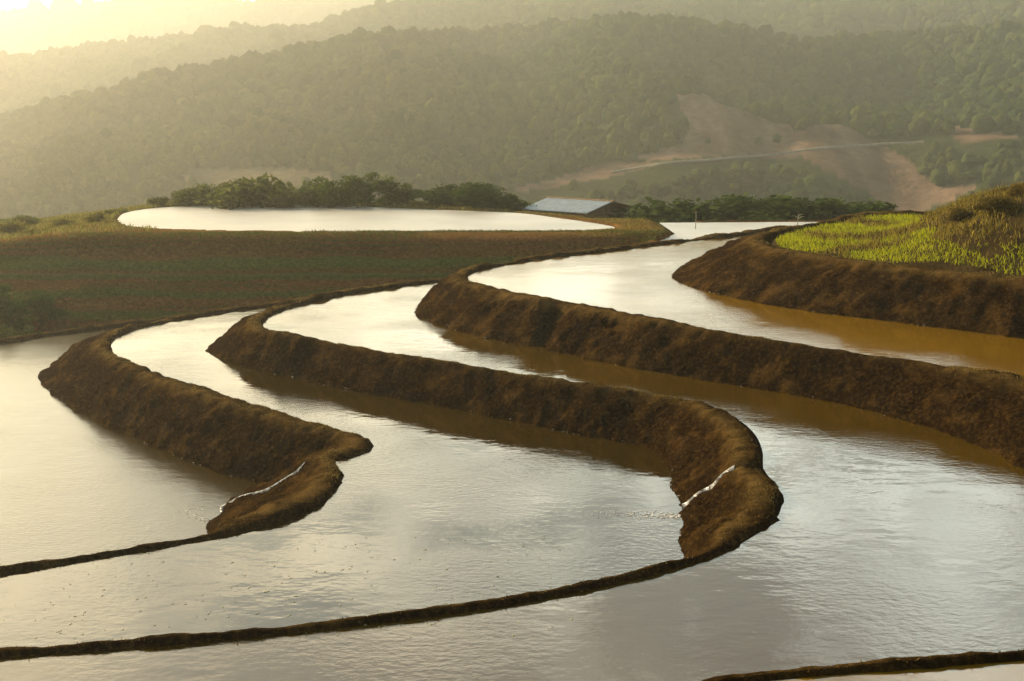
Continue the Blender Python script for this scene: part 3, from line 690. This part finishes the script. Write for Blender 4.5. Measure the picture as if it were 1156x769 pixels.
for key, cntb in (('A', 60000), ('B', 80000), ('C', 80000), ('D', 60000), ('R', 4000)):
    b = ALLB[key]; V, nn, ts = b['V'], b['n'], b['ts']; m, ns = V.shape[:2]
    i = rng.integers(0, m - 1, cntb); j = rng.integers(int(ns * .12), int(ns * .84), cntb)
    pch = fbm(V[i, j, 0] * .8, V[i, j, 1] * .8, V[i, j, 2] * .8, 3); k = rng.random(cntb) < (sm(0, .4, pch) * .65 + .04) * (.15 + .85 * b['big'][i])
    i, j = i[k], j[k]; f = rng.random(len(i))[:, None]; e = rng.random(len(i))[:, None]
    PB.append((V[i, j] * (1 - f) + V[i + 1, j] * f) * (1 - e) + (V[i, j + 1] * (1 - f) + V[i + 1, j + 1] * f) * e); NB.append(nn[i, j])
    i = rng.integers(0, m - 1, cntb // 3); j = rng.integers(int(ns * .13), int(ns * .34), cntb // 3)
    k = rng.random(len(i)) < (sm(-.2, .35, vn(b['u'][i] * .9, 2.2)) + .1) * np.where((b['big'][i] < .5) & (V[i, j, 1] < 32), .08, 1); i, j = i[k], j[k]
    e = rng.random(len(i))[:, None]; f = rng.random(len(i))[:, None]; PT.append((V[i, j] * (1 - f) + V[i + 1, j] * f) * (1 - e) + (V[i, j + 1] * (1 - f) + V[i + 1, j + 1] * f) * e); NTp.append(nn[i, j])
PB, NB, PT, NTp = map(np.vstack, (PB, NB, PT, NTp))
blades(PB, NB, .07, .010, 1.0, (.014, .008, .002), (.13, .082, .018), M['dryblade'], 'grass', 'short brown grass stubble on the earth banks', 'grass', 21)
blades(PT, NTp, .075, .010, .4, (.09, .06, .015), (.34, .235, .065), M['dryblade'], 'grass', 'straw-coloured dry grass along the crests of the banks', 'grass', 22)
# young rice and the rough grass of the mound
n = 60000; gx = rng.uniform(9.5, 27, n); gy = rng.uniform(30, 62, n)
okk = in_poly(gx, gy, fl) & (poly_dist(gx, gy, fl[:-2], closed=False) > .35); gx, gy = gx[okk], gy[okk]; z = field_z(gx, gy); mh = z - Z5
gpx, gpy = topx(gx, gy, z)
young = (mh < .75 + .4 * fbm(gx * .5, gy * .5, 2, 2)) & (fbm(gx * .5, gy * .5, 9, 3) > -.22)
blades(np.c_[gx, gy, z][young], np.tile([0, 0, 1.0], (young.sum(), 1)), .24, .013, .35, (.17, .20, .008), (.58, .56, .02), M['blade'], 'grass', 'bright yellow-green young rice on the field above the highest bank', 'young rice', 23)
rough = ~young & ((fbm(gx * .7, gy * .7, 4, 3) > .02) | (rng.random(len(gx)) < .3))
blades(np.c_[gx, gy, z][rough], np.tile([0, 0, 1.0], (rough.sum(), 1)), .30, .017, .5, (.06, .042, .008), (.46, .35, .06), M['dryblade'], 'grass', 'rough brown and yellow grass on the mound at the right edge', 'grass', 24)
# weeds on the brown slope and round the pond
n = 90000; gx = rng.uniform(-36, 14, n); gy = rng.uniform(57, 70.5, n); ix = np.searchsorted(xs, gx); iy = np.searchsorted(ys, gy); z = Zg[ix, iy]
bandn = fbm(gx * .10, gy * .9, 3, 3); k = (bandn > .02) & ~in_poly(gx, gy, pr) & (z > -1)
blades(np.c_[gx, gy, z][k], np.tile([0, 0, 1.0], (k.sum(), 1)), .16, .018, .3, (.04, .055, .010), (.15, .16, .03), M['dryblade'], 'grass', 'dark green weeds in bands across the brown slope', 'grass', 25)
n = 60000; gx = rng.uniform(-42, 14, n); gy = rng.uniform(66, 97, n); dp = poly_dist(gx, gy, pr[::2]); k = ~in_poly(gx, gy, pr) & ((dp < 1.2) & (gy > 80) | (gx < -22) & (gy > 69.5) & (rng.random(n) < .8) | (gx > 4) & (gy > 68.2) & (gx < 10) & (dp > .3))
gx, gy = gx[k], gy[k]; z = Zg[np.searchsorted(xs, gx), np.searchsorted(ys, gy)]
blades(np.c_[gx, gy, z], np.tile([0, 0, 1.0], (len(gx), 1)), np.where(gx > 0, .16, .30), .022, .2, (.07, .075, .014), (.30, .26, .06), M['blade'], 'grass', 'yellow grass round the rim of the far pond', 'grass', 26)

# pale specks standing in for foam and glints at the waterline of the banks
pv, pf, o_ = [], [], 0; PV, PF = ico(1)
for key, cnt_ in (('A', 110), ('B', 190), ('C', 220), ('D', 60)):
    b = ALLB[key]; m = len(b['u'])
    for _ in range(cnt_):
        i = int(rng.integers(0, m)); 
        if vn(b['u'][i] * .5, 4.0) < -.1: continue
        Vr = b['V'][i]; zl = b['zl'][i]
        jj = int(np.argmin(np.abs(Vr[20:, 2] - zl - .02))) + 20; c = Vr[jj]
        if zl < 0: continue
        s = rng.uniform(.010, .026); q = PV * np.array([s * rng.uniform(1, 2), s * rng.uniform(1, 1.6), s * .7]) * (1 + .2 * rng.normal(size=(len(PV), 1)))
        pv.append(q + c + rng.normal(0, .02, 3) * [1, 1, .2]); pf.append(PF + o_); o_ += len(PV)
pb = mesh_np('glint_specks', np.vstack(pv), np.vstack(pf), M['glint_speck']); tag(pb, 'pale specks standing for foam and glints along the waterline of the banks', 'glint_specks', kind='stuff')

def trickle(key, wid, along, slant=0):
    b = ALLB[key]; i = b['notch']; V = b['V']; P_ = []
    i0 = i - (2 if key == 'B' else 0); up_ = .035 if key == 'B' else .022
    for j in range(13, 44):
        i = i0 + int((j - 13) / 25 * slant); c = V[i, j].copy()
        if c[2] < b['zl'][i]: break
        P_.append(np.r_[c[:2], max(c[2] + up_, b['zu'] + .006 if j < 7 else -9)])
    for k in range(i, min(i + along, len(V))):
        jj = 20 + int(np.argmin(np.abs(V[k, 20:, 2] - b['zl'][k] - .05))); c = V[k, jj].copy(); o_ = (b['B'][k] - b['I'][k]); o_ = o_ / (np.linalg.norm(o_) + 1e-9)
        P_.append(np.r_[c[:2] + o_ * .10, b['zl'][k] + .06])
    P_ = np.array(P_)
    for _ in range(3): P_[1:-1] = (P_[:-2] + 2 * P_[1:-1] + P_[2:]) / 4
    T = np.gradient(P_, axis=0); T[:, 2] = 0; T /= np.linalg.norm(T, axis=1)[:, None] + 1e-9; S = np.stack([-T[:, 1], T[:, 0], 0 * T[:, 0]], 1)
    w = (wid * (1 + .9 * vn(np.arange(len(P_)) * .45, 3.0)))[:, None]; dn = np.array([0, 0, .1])
    Q = np.stack([P_ - S*w*1.3 - dn, P_ - S*w*.8, P_ + [0, 0, .008], P_ + S*w*.8, P_ + S*w*1.3 - dn], 1)
    tag(mesh_np('stream', Q.reshape(-1, 3), grid_faces(len(P_), 5), M['running']), kind='structure')
trickle('A', .034, 8, 34); trickle('B', .038, 1, 0)
sv, sf, o_ = [], [], 0  # small specks added on the water in place of its sparkles
for _ in range(170):
    c = np.array([rng.uniform(-9, 1), rng.uniform(17.0, 24.5)]); zz_ = Z3 if c[1] < 18.6 + max(0, c[0] + 7.6) * .33 else Z2
    if abs(c[1] - (18.9 + max(0, c[0] + 7.6) * .33)) < .5: continue
    s_ = rng.uniform(.008, .02); q = PV * np.array([s_ * rng.uniform(1, 3.5), s_, .006]); a_ = rng.uniform(0, 3.14)
    q = np.c_[q[:, 0] * math.cos(a_) - q[:, 1] * math.sin(a_), q[:, 0] * math.sin(a_) + q[:, 1] * math.cos(a_), q[:, 2]]
    sv.append(q + np.r_[c, zz_ + .003]); sf.append(PF + o_); o_ += len(PV)
tag(mesh_np('sparkle_specks', np.vstack(sv), np.vstack(sf), M['reed']), 'tiny pale specks standing for sparkles on the near paddies', 'sparkle', kind='stuff')
fv, ffc, o_ = [], [], 0
for (q0, q1, zz_, nf) in ((a2(768, 583), a2(672, 579), Z2, 230), (a1(232, 588), a1(205, 575), Z1, 60)):
    for _ in range(nf):
        f = rng.random() ** 1.5; c = q0 + (q1 - q0) * f + rng.normal(0, .05 + .10 * f, 2) * [1, 1.6]; s_ = rng.uniform(.010, .032) * (1 - .5 * f)
        q = PV * np.array([s_ * rng.uniform(1, 3), s_, .002]); fv.append(q + np.r_[c, zz_ + .004]); ffc.append(PF + o_); o_ += len(PV)
tag(mesh_np('foam', np.vstack(fv), np.vstack(ffc), M['foam']), 'white foam drifting where water spills through the bank gaps', 'foam', kind='stuff')

# ------------------------------------------------------------------ air, sky and sun
SUN_AZ, SUN_EL = -52.0, 21.0
hb = bmesh.new(); bmesh.ops.create_cube(hb, size=1)
for v in hb.verts: v.co = Vector((v.co.x * 5000, v.co.y * 5000, 70 + v.co.z * 280))
t = NT('haze_air'); t.n.remove(t.p); pv_ = t.add('ShaderNodeVolumePrincipled', Density=.0006, Anisotropy=.65); pv_.inputs['Color'].default_value = (.94, .91, .79, 1)
t.lk(pv_.outputs[0], t.out.inputs['Volume'])
hz = bm_obj('haze', hb, t.m); tag(hz, kind='stuff')

w = bpy.data.worlds.new('World'); sc.world = w; w.use_nodes = True; wt = w.node_tree; wn_, wl = wt.nodes, wt.links
bg = wn_['Background']; bg.inputs['Strength'].default_value = .08
sky = wn_.new('ShaderNodeTexSky'); sky.sky_type = 'NISHITA'; sky.sun_disc = False; sky.sun_elevation = R(SUN_EL); sky.sun_rotation = R(SUN_AZ); sky.air_density = 1.3; sky.dust_density = 1.6; sky.ozone_density = .5
tc = wn_.new('ShaderNodeTexCoord')
sep = wn_.new('ShaderNodeSeparateXYZ'); wl.new(tc.outputs['Generated'], sep.inputs[0])
def wm(op, a, b=0.0):
    m = wn_.new('ShaderNodeMath'); m.operation = op
    for i, x in enumerate((a, b)):
        if hasattr(x, 'links'): wl.new(x, m.inputs[i])
        else: m.inputs[i].default_value = x
    return m.outputs[0]
zz = wm('ADD', wm('MAXIMUM', sep.outputs['Z'], 0.0), .12)
cb = wn_.new('ShaderNodeCombineXYZ'); wl.new(wm('DIVIDE', sep.outputs['X'], zz), cb.inputs[0]); wl.new(wm('DIVIDE', sep.outputs['Y'], zz), cb.inputs[1])
nz = wn_.new('ShaderNodeTexNoise'); nz.inputs['Scale'].default_value = 2.1; nz.inputs['Detail'].default_value = 7; nz.inputs['Roughness'].default_value = .58; wl.new(cb.outputs[0], nz.inputs['Vector'])
thin = wm('SUBTRACT', nz.outputs['Fac'], wm('MULTIPLY', wm('MAXIMUM', wm('SUBTRACT', sep.outputs['Z'], .30), 0.0), .45))
rp_ = wn_.new('ShaderNodeValToRGB'); rp_.color_ramp.elements[0].color = (.07, .07, .07, 1); rp_.color_ramp.elements[0].position = .425; rp_.color_ramp.elements[1].position = .56; wl.new(thin, rp_.inputs[0])
# cloud glow added straight ahead, off the sun, to brighten the water; dull behind
sdx, sdy = math.sin(R(-6)), math.cos(R(-6))
dot = wm('ADD', wm('MULTIPLY', sep.outputs['X'], sdx), wm('MULTIPLY', sep.outputs['Y'], sdy))
lit = wm('POWER', wm('MAXIMUM', dot, 0.0), 3.0)
warm = wm('MULTIPLY', wm('ADD', wm('MULTIPLY', sep.outputs['X'], -2.0), .55), 1.0)
wc = wn_.new('ShaderNodeMix'); wc.data_type = 'RGBA'; wc.clamp_factor = True; wl.new(warm, wc.inputs[0]); wc.inputs[6].default_value = (34, 37.5, 34.5, 1); wc.inputs[7].default_value = (30, 25.5, 17, 1)
cl = wn_.new('ShaderNodeMix'); cl.data_type = 'RGBA'; wl.new(lit, cl.inputs[0]); cl.inputs[6].default_value = (1.6, 1.7, 1.7, 1); wl.new(wc.outputs[2], cl.inputs[7])
mx = wn_.new('ShaderNodeMix'); mx.data_type = 'RGBA'; wl.new(wm('MULTIPLY', rp_.outputs[0], .9), mx.inputs[0]); tn = wn_.new('ShaderNodeMix'); tn.data_type = 'RGBA'; tn.blend_type = 'MULTIPLY'; tn.inputs[0].default_value = 1; wl.new(sky.outputs[0], tn.inputs[6]); tn.inputs[7].default_value = (.92, 1.05, .98, 1); wl.new(tn.outputs[2], mx.inputs[6]); wl.new(cl.outputs[2], mx.inputs[7])
wl.new(mx.outputs[2], bg.inputs['Color'])
sun = bpy.data.lights.new('sun', 'SUN'); sun.energy = 5; sun.angle = R(.5); sun.color = (1, .82, .56)
so = bpy.data.objects.new('sun', sun); COL.objects.link(so); so.location = (-40, 40, 60)
sd_ = Vector((math.sin(R(SUN_AZ)) * math.cos(R(SUN_EL)), math.cos(R(SUN_AZ)) * math.cos(R(SUN_EL)), math.sin(R(SUN_EL))))
so.rotation_euler = sd_.to_track_quat('Z', 'Y').to_euler()
sc.view_settings.view_transform = 'Standard'; sc.view_settings.look = 'None'; sc.view_settings.exposure = 0.9; sc.view_settings.gamma = 1
sc.render.engine = 'CYCLES'; sc.cycles.use_denoising = True; sc.cycles.volume_bounces = 1; sc.cycles.max_bounces = 8
